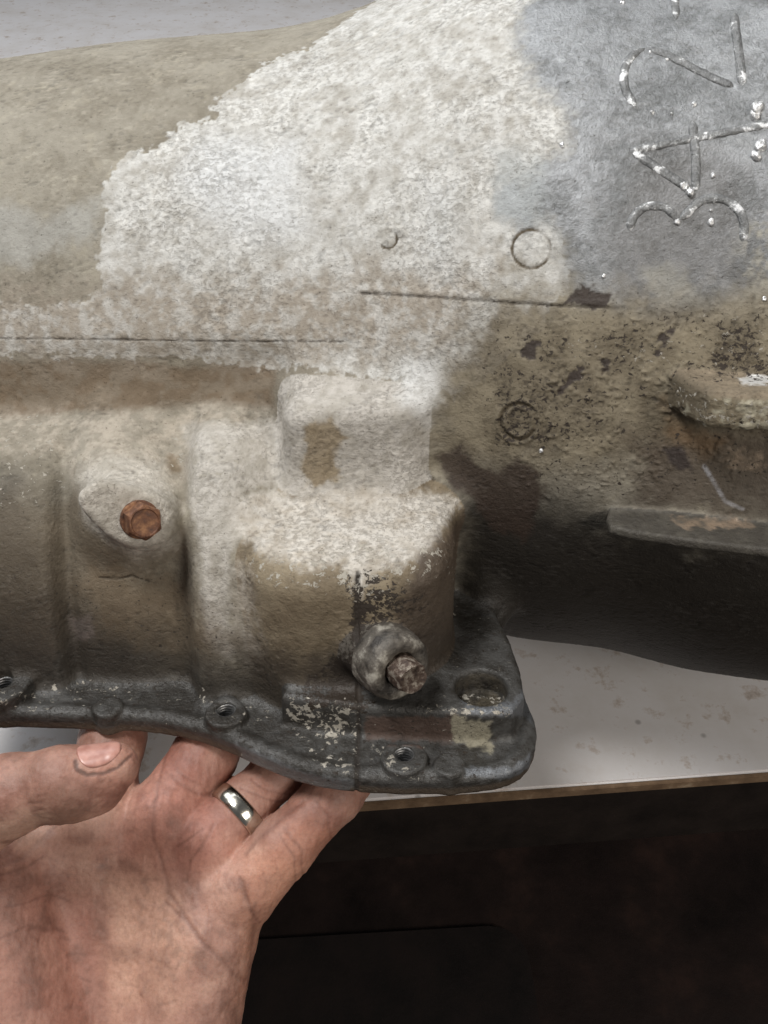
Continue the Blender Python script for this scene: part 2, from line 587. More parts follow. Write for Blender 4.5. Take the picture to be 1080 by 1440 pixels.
def case_parts(P, bx_):
    far = bx_.far
    x, u, n = P[:, 0], P[:, 1], P[:, 2]
    f = f32(FU) * u + f32(FN) * n
    g = f32(GU) * u + f32(GN) * n
    big = np.full(len(P), _BIG, f32)
    o = {}
    R = np.interp(x, _tx, _tr).astype(f32)
    d = (np.sqrt((u - f32(AX_U)) ** 2 + (n - f32(AX_N)) ** 2) - R) * f32(.95)
    # recess along the barrel above the side wall
    if not far((-330, 30, -60), (-40, 80, 0)):
        xe = V(372, 535, -25)[0]
        rc = rcone(P, (-400, V(0, 533, -16)[1], -16), (xe, V(0, 533, -12)[1], -12), 15, 14)
        d = smax(d, -rc, 9)
    o['barrel'] = d
    if far((-330, -110, -160), (60, 60, 20)): o['side_wall'] = big
    else:
        w = n - np.interp(u, _wtu, _wtn).astype(f32) - np.interp(x, _otx, _oto).astype(f32)
        xr = f32(V(600, 720, 0)[0])
        o['side_wall'] = smax(w * f32(.72), x - xr, 10)
    # round boss (bulge) and the square boss above it
    fs = f - f32(.0)
    if far((-70, -90, -110), (45, 40, 50)): o['round_boss'] = big
    else:
        d2 = rbox2(x, g, BX, BG - 33, 45.5, 76.5, 31)
        tilt = f32(-.05) * (x - f32(BX))
        o['round_boss'] = extr(d2, f + tilt + f32(.16) * (g - f32(BG)), -96, -3, 12)
    if far((-60, -40, -110), (35, 70, 40)): o['square_boss'] = big
    else:
        cx = V(491, 640, -8)[0]
        xx = x - f32(.03) * f
        xx = xx - np.where(xx > cx, f32(.32) * np.clip(f32(-17) - g, 0, 40), 0)
        d2 = rbox2(xx, g + f32(.0022) * (x - f32(cx)) ** 2 * (x < cx), cx, -66.5, 29.0, 50.5, 9) * f32(.95)
        o['square_boss'] = extr(d2, f + f32(.10) * g - f32(.07) * (x - f32(cx)), -30, 38, 8)
        q = rcone(P, V(600, 674, -26), V(640, 698, -27), 6, 7)
        o['square_boss'] = smin(o['square_boss'], q, 5)
    # pan rail
    if far((-330, -150, -190), (70, -30, 50)): o['pan_rail'] = big
    else:
        r = extr(poly2(x, g, RAIL), f, RAIL_F - 9, RAIL_F, 2.0)
        lip = np.abs(poly2(x, g, RAIL) + f32(4.0))
        r = smin(r, np.sqrt(lip ** 2 + (f - f32(RAIL_F - 1.6)) ** 2) - f32(3.0), 2.5)
        s = extr(poly2(x, g, STEP), f, RAIL_F - 6, STEP_F, 2.8)
        r = smin(r, s, 3.0)
        for px, py, pf, pr in PADS:
            px_, pg = onF(px, py, pf)
            dd = np.sqrt((x - f32(px_)) ** 2 + (g - f32(pg)) ** 2) - f32(pr)
            dd = np.maximum(dd, -(g - f32(pg)) - f32(pr * .75)) if py > 1050 else dd
            r = smin(r, extr(dd, f, RAIL_F - 8, pf, 1.0), 1.5)
        for px, py in BUMPS:
            bx, bg = onF(px, py - 13, RAIL_F + 1)
            dd = np.sqrt((x - f32(bx)) ** 2 + (g - f32(bg - 1.0)) ** 2) - f32(6.6)
            r = smin(r, extr(dd, f, RAIL_F - 9.0, RAIL_F + 2.8, 1.2), 1.2)
        o['pan_rail'] = r
    # ear that takes the rusty bolt
    if far((-135, -30, -40), (-80, 40, 30)): o['bolt_ear'] = big
    else:
        t = (P - BOLT_C.astype(f32)) @ BOLT_AX.astype(f32)
        e = extr(poly2(x, u, LUGP) + f32(.6), t, -46, 0, 3.6)
        e = smin(e, rcone(P, V(165, 640, -46), V(188, 722, -20), 27, 23), 10)
        o['bolt_ear'] = e
    if far((100, 20, -60), (330, 90, 90)): o['mounting_ear'] = big
    else:
        o['mounting_ear'] = extr(poly2(x, g, LUG), f, LUG_F - 15.5, LUG_F + 0, 4.0)
    if far((70, -40, -80), (330, 30, 60)): o['stiffening_rib'] = big
    else:
        o['stiffening_rib'] = extr(poly2(x, g, RIB), f, RIB_F - 4.5, RIB_F, 1.4)
    if far((-20, -90, -20), (30, -30, 40)): o['plug_seat'] = big
    else:
        o['plug_seat'] = cyl(P, PLUG_C - PLUG_AX * 25, PLUG_C - PLUG_AX * 2, 13.5, 2)
    if not far((25, -70, -80), (70, -10, 0)):
        o['barrel'] = smin(o['barrel'], rcone(P, V(684, 775, -58), V(690, 860, -66), 7, 9), 12)
    return o


KS = dict(barrel=0, side_wall=13, round_boss=12, square_boss=14, pan_rail=6, bolt_ear=11, mounting_ear=3.5, stiffening_rib=3.0, plug_seat=3)


def case_sdf(P):
    bx_ = Box(P)
    far = bx_.far
    o = case_parts(P, bx_)
    d = None
    for k, v in o.items():
        d = v if d is None else smin(d, v, KS[k])
    x, u, n = P[:, 0], P[:, 1], P[:, 2]
    if not far((-180, -150, -80), (70, -40, 50)):
        f = f32(FU) * u + f32(FN) * n
        g = f32(GU) * u + f32(GN) * n
        h = np.sqrt((x - f32(HOLE[0])) ** 2 + (g - f32(HOLE[1])) ** 2) - f32(11.2)
        d = smax(d, -extr(h, f, -78, 0, 2.0), 1.6)
        for px, py, pf, pr in PADS:
            hx, hg = onF(px, py - 4, pf)
            h = np.sqrt((x - f32(hx)) ** 2 + (g - f32(hg)) ** 2) - f32(4.2)
            d = smax(d, -np.maximum(h, np.abs(f - f32(pf)) - 30), .6)
    f = f32(FU) * u + f32(FN) * n          # the open underside below the pan rail
    d = np.maximum(d, -np.maximum(x - f32(42), f - f32(RAIL_F - 8.6)))
    return smax(d, np.abs(x) - f32(262), 3)


HV = 0.66


def in_view(c, m=24.0):
    k = 1 - c[:, 2] / DIST
    return (np.abs(c[:, 0]) < 159.3 * k + m) & (np.abs(c[:, 1]) < 212.4 * k + m) & (c[:, 2] > -140)


P, Q = mesh_sdf(case_sdf, (-268, -150, -153), (268, 345, 95), HV, region=in_view)
# ---- part of the casting each vertex belongs to
NAMES = list(KS)
cen_key = np.lexsort((P[:, 2] // 20, P[:, 1] // 20, P[:, 0] // 20))


def label_of(p):
    o = case_parts(p, Box(p))
    return np.argmin(np.stack([o[k] for k in NAMES]), 0)


lab = np.empty(len(P), int)
lab[cen_key] = chunked(label_of, P[cen_key], 8000)
NR = vnormals(P, Q)
XU = P[:, :2].astype(f32)


class Layer:
    """coat of dirt on a surface: stains and lines are laid out in the (x, u) elevation of the part"""

    def __init__(self, P, XU, sdf):
        self.P, self.XU, self.sdf = P, XU, sdf
        self.rag = {s: fbm(P, s, 3, int(s * 5)) for s in (14, 5)}
        self.fine = fbm(P, 2.2, 2, 77)
        n = len(P)
        self.col = np.zeros((n, 3), f32); self.gloss, self.bare, self.grain, self.disp, self.fleck, self.scrape = (np.zeros(n, f32) for _ in range(6))
        self.CX, self.CU = np.ascontiguousarray(XU[:, 0]), np.ascontiguousarray(XU[:, 1])

    def pts(self, L):
        a = np.array(L, float)
        h = raycast(self.sdf, a[:, 0], a[:, 1])
        bad = np.abs(self.sdf(h)) > 2
        for i in np.nonzero(bad)[0]: h[i] = V(a[i, 0], a[i, 1], -75)
        return h[:, :2]

    def mask(self, L, soft=2.0, rag=2.5, fine=.8, raw=False):
        q = L if raw else self.pts(L)
        pad = soft + rag * 2 + 3
        lo, hi = q.min(0) - pad, q.max(0) + pad
        m = np.zeros(len(self.P), f32)
        I = np.nonzero((self.CX > lo[0]) & (self.CX < hi[0]) & (self.CU > lo[1]) & (self.CU < hi[1]))[0]
        if len(I):
            d = chunked(lambda z: poly2(z[:, 0], z[:, 1], [tuple(t) for t in q]), self.XU[I], 20000)
            d = d + rag * (self.rag[14][I] * .7 + self.rag[5][I] * .6) + fine * self.fine[I] * 1.2
            m[I] = 1 - sstep(-soft, soft, d)
        return m

    def line(self, L, closed=False, raw=False):
        q = L if raw else self.pts(L)
        segs = list(zip(q[:-1], q[1:])) + ([(q[-1], q[0])] if closed else [])
        D = np.full(len(self.P), 99, f32)
        for a, b in segs:
            lo, hi = np.minimum(a, b) - 7, np.maximum(a, b) + 7
            I = np.nonzero((self.CX > lo[0]) & (self.CX < hi[0]) & (self.CU > lo[1]) & (self.CU < hi[1]))[0]
            if not len(I): continue
            e = b - a
            w = self.XU[I] - a
            t = np.clip((w @ e) / (e @ e + 1e-9), 0, 1)
            D[I] = np.minimum(D[I], np.linalg.norm(w - t[:, None] * e, axis=1))
        return D

    def chips(self, k, m):
        a = getattr(self, k)
        np.maximum(a, m, out=a)

    def paint(self, m, c=None, gloss=None, bare=None, grain=None, disp=None):
        I = np.nonzero(m > .002)[0]
        w = m[I].astype(f32)
        if c is not None:
            c = np.asarray(c, f32)
            c = c[I] if c.ndim == 2 else c
            k = self.col[I]
            self.col[I] = k + (c - k) * w[:, None]
        for k, v in (('gloss', gloss), ('bare', bare), ('grain', grain)):
            if v is not None:
                a = getattr(self, k)
                a[I] += (v - a[I]) * w
        if disp is not None:
            self.disp[I] += (disp[I] if isinstance(disp, np.ndarray) else f32(disp)) * w


A = Layer(P, XU, case_sdf)
big = fbm(P, 45, 3, 3); mid = A.rag[14]; sml = A.rag[5]; fin = A.fine
grit = noise(P, 1.5, 51); grit2 = noise(P, 1.0, 52)
rough3 = fbm(P, 3.2, 3, 91)
s3 = srgb
ones = np.ones(len(P), f32)


def two(c1, c2, w):
    return s3(*c1)[None] * (1 - w[:, None]) + s3(*c2)[None] * w[:, None]


def on(*names):
    return np.isin(lab, [NAMES.index(k) for k in names]).astype(f32)


# dried olive dirt everywhere
A.paint(ones, two((150, 144, 131), (128, 121, 107), sstep(-.5, .6, big * .6 + mid * .4 + fin * .3)), .82, 0., .32)
A.paint(sstep(.35, .75, sml) * .45, s3(165, 158, 142))
# brown recess, side wall
A.paint(A.mask([(-200, 505), (250, 508), (385, 512), (388, 575), (300, 566), (150, 580), (-200, 588)], 2.5, 2.5) * (.75 + .25 * sstep(-.3, .4, sml)), s3(116, 101, 83))
f35 = fbm(P, 3.4, 3, 131, .7)
white_w = sstep(-.6, .6, f35 * .45 + sml * .5 + mid * .3 + .15)
white_w2 = sstep(-.3, .5, f35 * .9 + sml * .4)
m = A.mask([(-200, 582), (150, 578), (300, 566), (390, 575), (392, 640), (330, 640), (262, 650), (258, 690), (110, 700), (95, 640), (-200, 640)], 4, 4)
A.paint(m * (.15 + .6 * white_w2), s3(182, 172, 158), .85, 0, .7)
# the broad white crust on the barrel
crust = [(545, -60), (520, 5), (462, 45), (440, 66), (372, 88), (332, 128), (292, 146), (300, 162), (245, 178), (220, 205), (178, 216), (152, 258), (145, 330), (138, 375), (150, 408), (110, 426), (30, 430), (-200, 440), (-200, 498), (60, 500), (250, 506), (420, 515), (560, 535), (640, 560), (700, 520), (760, 470), (800, 400), (800, 330), (790, 262), (840, 208), (840, 150), (800, 110), (785, 60), (790, -60)]
m = A.mask(crust, .7, 2.8, 1.9)
A.paint(m, two((170, 166, 158), (206, 205, 201), white_w), .88, 0, .8, .05)
A.paint(A.mask([(140, 395), (300, 400), (520, 380), (700, 380), (640, 500), (400, 510), (-200, 500), (-200, 430)], 12, 6) * (.75 - .45 * white_w2), s3(160, 149, 135))
A.paint(A.mask([(280, 190), (420, 200), (430, 330), (330, 340), (250, 260)], 9, 5) * .5, s3(216, 219, 222))
A.paint(A.mask([(590, 250), (640, 260), (640, 390), (600, 390)], 6, 4) * .4, s3(206, 208, 208))
A.paint(A.mask([(-200, 290), (20, 290), (60, 310), (140, 280), (140, 330), (90, 345), (40, 370), (-200, 330)], 5, 4) * .55, s3(172, 172, 168))
# wiped blue grey metal with the cast number
blue = [(738, -60), (730, 60), (748, 122), (797, 150), (800, 205), (755, 240), (705, 265), (700, 290), (735, 320), (770, 315), (800, 380), (815, 425), (900, 445), (1000, 430), (1060, 400), (1300, 330), (1300, -60)]
m = A.mask(blue, 6.0, 4.5, 2.0)
A.paint(m, two((150, 152, 154), (122, 124, 125), sstep(-.4, .5, mid * .7 + fin * .4)), .44, .4, .5)
A.paint(A.mask([(690, 210), (760, 215), (770, 320), (700, 300)], 5, 4) * .6, s3(168, 172, 172), .7, .1)
A.paint(A.mask([(900, 200), (1010, 210), (1060, 260), (1060, 400), (870, 420), (860, 330)], 10, 5) * .45, s3(92, 88, 84))
A.paint(A.mask([(900, 380), (950, 375), (980, 410), (1000, 430), (930, 435)], 3, 3) * .7, s3(160, 158, 150), .8, .1)
A.paint(A.mask([(1040, 320), (1300, 240), (1300, 420), (1040, 430)], 6, 5) * white_w2 * .8, s3(168, 164, 152), .8, .1)
# right: olive coat, pitted, turning to oily brown underneath with shade painted in
m = A.mask([(700, 400), (820, 425), (1300, 425), (1300, 640), (850, 660), (600, 660), (615, 540), (650, 450)], 13, 7, 2)
A.paint(m * .93, two((136, 126, 106), (112, 102, 84), sstep(-.4, .4, mid)), .8, 0, .7)
pitm = A.mask([(690, 440), (850, 430), (1300, 400), (1300, 560), (930, 560), (850, 640), (700, 650), (660, 560)], 12, 6)
pits = sstep(.30, .55, noise(P, 1.1, 53) * .55 + grit2 * .5 + mid * .35 + sml * .25) * pitm
A.paint(pits * .6, s3(72, 64, 54), .8, 0, None, -.25)
A.chips('fleck', pitm * (.33 + .22 * sstep(-.5, .7, mid + big * .4)))
A.chips('fleck', A.mask([(690, 640), (900, 560), (1300, 560), (1300, 700), (760, 720)], 14, 6) * .34)
A.chips('scrape', A.mask([(720, 440), (1300, 410), (1300, 520), (800, 560)], 14, 6) * .3)
lump = sstep(.38, .62, noise(P, 1.5, 60) * .9 + noise(P, 6, 61) * .4 - .05)
A.paint(lump * A.mask([(780, 430), (1300, 420), (1300, 600), (900, 700), (720, 700), (740, 520)], 10, 6), None, None, None, None, .5)
for L in ([(785, 548), (800, 524), (822, 520), (828, 530), (806, 540), (792, 556)], [(735, 492), (748, 478), (760, 482), (745, 504)], [(848, 505), (862, 500), (858, 525), (848, 522)], [(918, 470), (945, 465), (945, 490), (925, 495)], [(840, 430), (800, 425), (820, 405), (860, 415)]):
    A.paint(A.mask(L, .6, 2.4, 1.8), s3(64, 55, 49), .6, 0, .4, -.3)
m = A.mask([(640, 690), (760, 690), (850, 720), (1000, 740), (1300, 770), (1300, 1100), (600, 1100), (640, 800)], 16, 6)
A.paint(m * .96, s3(38, 34, 30), .5, 0, .3)  # oily barrel underside, darkened further to paint in its shade
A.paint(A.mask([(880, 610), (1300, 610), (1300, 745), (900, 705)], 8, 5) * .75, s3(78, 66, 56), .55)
A.paint(A.mask([(612, 640), (650, 620), (672, 650), (700, 660), (730, 645), (765, 680), (740, 760), (690, 740), (668, 700), (640, 690)], 2, 3) * .9, s3(62, 50, 42), .6)
A.paint(A.mask([(930, 560), (990, 590), (1010, 620), (985, 640), (935, 610)], 4, 3) * .6, s3(118, 92, 62), .7)
A.paint(A.mask([(932, 632), (960, 628), (975, 662), (950, 660)], 1.5, 1.5) * .9, s3(58, 50, 48), .6)
# rib and mounting ear
r_ = on('stiffening_rib')
A.paint(r_, two((92, 88, 80), (74, 70, 64), white_w), .6, .1, .5)
A.paint(A.mask([(945, 728), (1050, 730), (1062, 740), (960, 742)], .8, 1.6, 1.2) * white_w, s3(170, 150, 130), .4, .4)
A.paint(A.mask([(1020, 632), (1068, 640), (1070, 658), (1030, 655)], .8, 2.2, 1.4) * white_w, s3(170, 152, 132), .4, .3)
sc_ = A.line([(990, 655), (1005, 680), (1020, 705), (1044, 716)])
A.paint((1 - sstep(.3, 1.0, sc_)) * white_w, s3(200, 200, 205), .4, .5)
e_ = on('mounting_ear')
fcoord = P[:, 1] * FU + P[:, 2] * FN
top = sstep(LUG_F - 3.0, LUG_F - 1.0, fcoord)
A.paint(e_ * (1 - top), two((132, 122, 102), (176, 170, 150), sstep(-.3, .3, sml * .8 + fin * .6 + (XU[:, 0] - 133) * .03)), .75, 0, .6, .0)
A.chips('fleck', e_ * .25)
A.chips('scrape', e_ * (1 - top) * .36)
A.paint(e_ * (1 - top), None, None, None, None, .15 * rough3)
A.paint(e_ * top, two((148, 134, 114), (128, 116, 98), white_w), .8, 0, .6)
A.paint(A.mask([(1035, 530), (1060, 526), (1120, 528), (1120, 540), (1045, 542)], 1.2, 2.0, 1.0) * e_, s3(232, 232, 230), .3, .4, .2)  # worn shiny patch with its white highlight painted in
A.paint(A.mask([(925, 505), (990, 540), (1000, 590), (925, 565)], 4, 2) * e_ * .8, s3(92, 82, 66))
# square boss, round boss
A.paint(on('square_boss') * (.4 + .5 * white_w), s3(192, 187, 180), .85, 0, .9, .1)
A.chips('fleck', on('square_boss') * .16)
A.paint(A.mask([(560, 505), (620, 500), (615, 560), (600, 590), (560, 560)], 5, 3) * .8, s3(214, 214, 212), .85, 0, .9)
A.paint(A.mask([(424, 600), (466, 590), (484, 615), (470, 640), (478, 670), (440, 690), (420, 660), (428, 630)], 1.5, 2.2) * .85, s3(140, 124, 98), .85)
b_ = on('round_boss')
A.paint(b_, two((142, 129, 107), (120, 107, 87), sstep(-.4, .4, mid)), .7, 0, .4)
shelf = .94 * A.mask([(318, 690), (400, 690), (600, 690), (648, 700), (640, 725), (610, 775), (560, 802), (530, 798), (505, 830), (480, 790), (440, 800), (400, 785), (345, 765), (325, 735)], 2.6, 3.4, 1.3)
A.paint(shelf * (b_ + on('square_boss') + on('side_wall')).clip(0, 1), two((174, 165, 152), (204, 199, 191), white_w), .88, 0, .9, .05)
A.paint(A.mask([(578, 800), (622, 742), (670, 700), (670, 1000), (560, 1000), (540, 900)], 5, 4) * b_ * .9, s3(80, 68, 58), .5, .05, .4)
A.paint(A.mask([(330, 770), (350, 800), (372, 920), (350, 960), (325, 860)], 3, 4) * white_w * .7, s3(196, 188, 176), .85)
A.paint(A.mask([(470, 850), (540, 800), (600, 830), (560, 880), (520, 910), (520, 1000), (400, 1000), (440, 930), (490, 890)], 4, 5, 2.0) * 1.0, None)
m = A.mask([(480, 810), (525, 800), (610, 835), (570, 880), (530, 920), (525, 1000), (400, 1000), (440, 940), (480, 890)], 11, 5, 2.0)
A.chips('fleck', m * .62)
A.chips('fleck', A.mask([(495, 850), (520, 850), (515, 1000), (430, 1000), (480, 920)], 5, 4) * .8)
A.chips('fleck', b_ * .18)
A.chips('scrape', A.mask([(325, 770), (640, 740), (640, 800), (520, 850), (340, 830)], 9, 4) * .42 * b_)
A.paint(A.mask([(440, 930), (520, 900), (650, 860), (650, 1000), (400, 1000)], 9, 5) * .75 * b_, s3(72, 62, 53), .55)
A.paint(A.mask([(335, 900), (420, 930), (510, 930), (510, 1000), (330, 1000)], 9, 5) * .8, s3(76, 66, 55), .55)
# side wall: chalky column, grimy foot
A.paint(A.mask([(262, 600), (395, 590), (395, 680), (330, 700), (328, 930), (290, 900), (275, 760), (266, 700)], 3, 3) * (.35 + .65 * white_w), s3(190, 185, 177), .85, 0, .7)
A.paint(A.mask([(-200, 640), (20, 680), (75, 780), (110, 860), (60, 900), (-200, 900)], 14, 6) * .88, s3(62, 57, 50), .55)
A.paint(A.mask([(105, 690), (150, 760), (250, 760), (262, 640), (268, 780), (120, 800), (92, 700)], 4, 3) * .5, s3(112, 100, 84), .75)  # shade beside and below the bolt ear, painted into the wall colour
A.paint(A.mask([(235, 640), (255, 640), (252, 665), (236, 668)], 1.5, 2) * .8, s3(120, 104, 82))
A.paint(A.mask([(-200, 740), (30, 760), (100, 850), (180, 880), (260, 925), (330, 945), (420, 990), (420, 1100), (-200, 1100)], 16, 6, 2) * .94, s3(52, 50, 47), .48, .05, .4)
A.chips('fleck', on('side_wall') * (.1 + .2 * A.mask([(-200, 760), (330, 800), (420, 1000), (-200, 1000)], 20, 6)))
A.chips('scrape', on('side_wall') * A.mask([(-200, 560), (400, 560), (400, 760), (-200, 720)], 16, 6) * .34)
A.paint(A.mask([(-200, 690), (120, 700), (180, 790), (260, 780), (270, 900), (-200, 900)], 12, 6) * .65, s3(100, 88, 71), .7)
A.paint(A.mask([(105, 820), (130, 790), (260, 830), (330, 900), (250, 930), (150, 890)], 8, 6) * .45, s3(128, 108, 82), .7)
A.paint(A.mask([(100, 870), (125, 862), (130, 895), (105, 905)], 2, 2.5) * .6, s3(165, 152, 148), .7)
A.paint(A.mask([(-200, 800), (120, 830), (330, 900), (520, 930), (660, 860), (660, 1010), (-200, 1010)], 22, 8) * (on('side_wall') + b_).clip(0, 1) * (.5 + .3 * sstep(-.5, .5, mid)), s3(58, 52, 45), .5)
# bolt ear
A.paint(A.mask([(112, 660), (150, 640), (225, 650), (252, 720), (245, 770), (190, 785), (120, 730)], 4, 2) * on('bolt_ear') * (.45 + .55 * white_w), s3(190, 184, 174), .85, 0, .8, .1)
A.paint(on('plug_seat'), s3(96, 90, 82), .6, .1, .6)
# pan rail: bare, oily grey metal with scrapes
p_ = on('pan_rail')
A.paint(p_, two((80, 79, 77), (54, 51, 47), sstep(-.4, .5, mid * .6 + fin * .3)), .38, .15, .45)
A.paint(p_ * sstep(RAIL_F - 3, RAIL_F - 5.5, fcoord), s3(82, 72, 62), .42, .1)
A.paint(A.mask([(515, 1008), (640, 1008), (640, 1042), (515, 1040)], 1, 1.2) * .95, s3(82, 66, 58), .6, 0, .3)
A.paint(A.mask([(637, 1010), (690, 1014), (692, 1055), (655, 1050), (637, 1040)], .8, 1.5, 1.0) * .95, s3(142, 136, 118), .75, 0, .6)
A.paint(A.mask([(330, 1045), (380, 1065), (440, 1088), (500, 1097), (500, 1108), (420, 1100), (340, 1064)], 1, 1) * .6, s3(128, 130, 132), .35, .5)
A.paint(A.mask([(650, 985), (720, 990), (735, 970), (742, 985), (725, 1004), (660, 1004)], 1.5, 1) * .6, s3(136, 140, 146), .35, .5)
A.paint(A.mask([(655, 1082), (720, 1080), (745, 1060), (742, 1078), (715, 1094), (655, 1092)], 1, 1) * .6, s3(136, 140, 146), .35, .5)
A.chips('scrape', A.mask([(395, 975), (505, 985), (506, 1045), (470, 1050), (420, 1035), (392, 1010)], 6, 3, 1.6) * .53)
A.chips('scrape', A.mask([(420, 1045), (505, 1050), (506, 1092), (450, 1085)], 6, 3, 1.6) * .5)
A.chips('scrape', A.mask([(515, 1042), (560, 1045), (610, 1095), (585, 1108), (520, 1070)], 4, 2.6, 2) * .42)
A.chips('scrape', A.mask([(590, 990), (720, 990), (725, 1004), (600, 1005)], 2.5, 2) * .5)
A.chips('scrape', A.mask([(-200, 930), (200, 950), (400, 1000), (400, 1040), (150, 1000), (-200, 1000)], 8, 5) * .36)
A.chips('scrape', p_ * .2)
A.chips('fleck', p_ * .32)
# inside of holes: black grease
hx, hg = XU[:, 0] - HOLE[0], P[:, 1] * GU + P[:, 2] * GN - HOLE[1]
A.paint((1 - sstep(10.8, 11.8, np.hypot(hx, hg))) * sstep(-67, -69, fcoord) * p_, two((46, 42, 36), (84, 76, 62), white_w), .6, 0, 1., .4)
# casting lines and round marks
for L, w, dd in (([(508, 412), (560, 415), (640, 420), (720, 426), (800, 431), (868, 433)], .75, -.7), ([(-150, 474), (0, 476), (120, 477), (250, 479), (380, 480), (482, 480)], .5, -.4), ([(503, 812), (501, 860), (503, 940), (504, 1000), (504, 1050), (505, 1122)], 1.1, -.8), ([(140, 812), (165, 815), (185, 810), (210, 818)], .6, -.6), ([(918, 560), (935, 570), (955, 578)], .8, -.6), ([(604, 668), (610, 674)], 1.2, -1.0)):
    D = A.line(L) + fin * .22
    wob = .45 + .55 * sstep(-.6, .5, noise(P, 9, 33) + .7 * fin)
    A.paint((1 - sstep(w * .45, w, D)) * wob * .85, s3(62, 54, 45), .8, 0, None, dd)
D = A.line([(503, 806), (501, 860), (503, 940), (504, 1000), (504, 1050), (505, 1122)]) + fin * .3
A.paint((1 - sstep(.5, 1.5, D)) * .85, s3(46, 40, 35), .7, 0, None, -.3)
D = A.line([(508, 407), (640, 415), (800, 426), (868, 429)])
A.paint((1 - sstep(.5, 2.2, D)) * .8, None, None, None, None, .35)
for cx, cy, r, a0, a1, w in ((747, 350, 27, 0, 360, .8), (729, 593, 25, 0, 360, 1.0), (545, 336, 13, -30, 130, .6)):
    L = [(cx + r * math.cos(math.radians(t)), cy + r * math.sin(math.radians(t))) for t in np.linspace(a0, a1, 25)]
    D = A.line(L) + fin * .15
    A.paint((1 - sstep(w * .4, w, D)) * (.3 + .7 * sstep(-.4, .3, noise(P, 5, 34))), s3(92, 82, 66), .8, 0, None, -.6)
    if cy == 593: A.paint((1 - sstep(.3, 1.0, np.abs(D - 1.5))), None, None, None, None, .5)
# fine relief over everything
A.grain *= (.35 + .85 * sstep(-.5, .6, big * .5 + mid * .6 + .1)).astype(f32)
soft_ = 1 - .75 * np.clip(A.bare * 1.3, 0, 1)
A.disp += (.16 * rough3 + .07 * grit2) * (.5 + A.grain) * soft_
PS = P * np.array([.6, 1.25, 1], f32)
crk = sstep(.42, .62, noise(PS, 1.3, 71) * .75 + noise(P, 10, 72) * .45)
A.paint(crk * (1 - A.bare) * .5, A.col * .55, None, None, None, -.3)
chip = sstep(.45, .62, noise(PS, 1.5, 73) * .75 + noise(P, 12, 74) * .45)
A.paint(chip * (1 - A.bare) * .35, A.col * 1.35 + .03, None, None, None, .3)
PD = P + NR * A.disp[:, None]
ND = vnormals(PD, Q)

gearbox = thing('gearbox_case', 'dirty cast aluminium gearbox case with raised number 342, lifted by a hand', 'gearbox')
_base = np.array([0, 0, 0])
qlab = lab[Q[:, 0]]


def components(q, n):
    """connected pieces of a set of quads: a root id for each vertex"""
    root = np.arange(n)
    e = np.concatenate([q[:, [i, (i + 1) % 4]] for i in range(4)])
    while True:
        a, b = root[e[:, 0]], root[e[:, 1]]
        if (a == b).all(): return root
        np.minimum.at(root, a, np.minimum(a, b)); np.minimum.at(root, b, np.minimum(a, b))
        while True:
            r2 = root[root]
            if (r2 == root).all(): break
            root = r2


for _ in range(2):          # stray slivers of one part go to the part around them
    vlab = lab.copy()
    for i in range(len(NAMES)):
        I = np.nonzero(qlab == i)[0]
        if not len(I): continue
        rt = components(Q[I], len(P))[Q[I][:, 0]]
        ids, cnt = np.unique(rt, return_counts=True)
        for r in ids[cnt < cnt.max()]:
            J = I[rt == r]
            nbv = np.zeros(len(P), bool); nbv[Q[J].ravel()] = True
            adj = nbv[Q].any(1) & (qlab != i)
            qlab[J] = np.bincount(qlab[adj]).argmax() if adj.any() else 0
PART_NAMES = {k: k for k in NAMES}
LAB_TXT = {'pan_rail': 'dark oily pan rail with bolt holes along the bottom', 'mounting_ear': 'crusty tan mounting ear', 'square_boss': 'white crusted square boss', 'round_boss': 'rounded boss with white crusted top and brown grimy face'}
for i, k in enumerate(NAMES):
    q = Q[qlab == i]
    if not len(q): continue
    us, inv = np.unique(q, return_inverse=True)
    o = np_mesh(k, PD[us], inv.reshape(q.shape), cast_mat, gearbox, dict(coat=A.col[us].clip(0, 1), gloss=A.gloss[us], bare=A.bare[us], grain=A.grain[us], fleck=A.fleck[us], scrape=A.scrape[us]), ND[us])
    if k in LAB_TXT: o['label'] = LAB_TXT[k]
# the rest of the closed shell, out of the picture and round the back
Ps, Qs = mesh_sdf(lambda p: case_sdf(p) + f32(1.5), (-280, -160, -385), (280, 345, 100), 3.4)
nn = len(Ps)
q1, q2 = fbm(Ps, 40, 3, 3), fbm(Ps, 12, 3, 70)
fs_, us_, xs_ = Ps[:, 1] * FU + Ps[:, 2] * FN, Ps[:, 1], Ps[:, 0]
cs_ = two((152, 144, 128), (130, 121, 104), sstep(-.5, .6, q1 * .6 + q2 * .4))


def shell(m, c):
    global cs_
    cs_ = cs_ + (s3(*c) - cs_) * m[:, None]


shell(sstep(45, 62, us_ + q2 * 9) * sstep(40, 75, xs_ + q1 * 12), (136, 138, 139))
shell(sstep(10, -30, us_ + q2 * 10) * sstep(20, 50, xs_), (38, 34, 30))
shell(sstep(-20, -60, us_ + q2 * 10) * sstep(40, 10, xs_), (54, 51, 48))
shell(sstep(-62, -68, fs_), (80, 77, 73))
np_mesh('rear_shell', Ps, Qs, cast_mat, gearbox, dict(coat=cs_.clip(0, 1), gloss=np.full(nn, .7), bare=np.zeros(nn), grain=np.full(nn, .4), fleck=np.full(nn, .15), scrape=np.zeros(nn)))


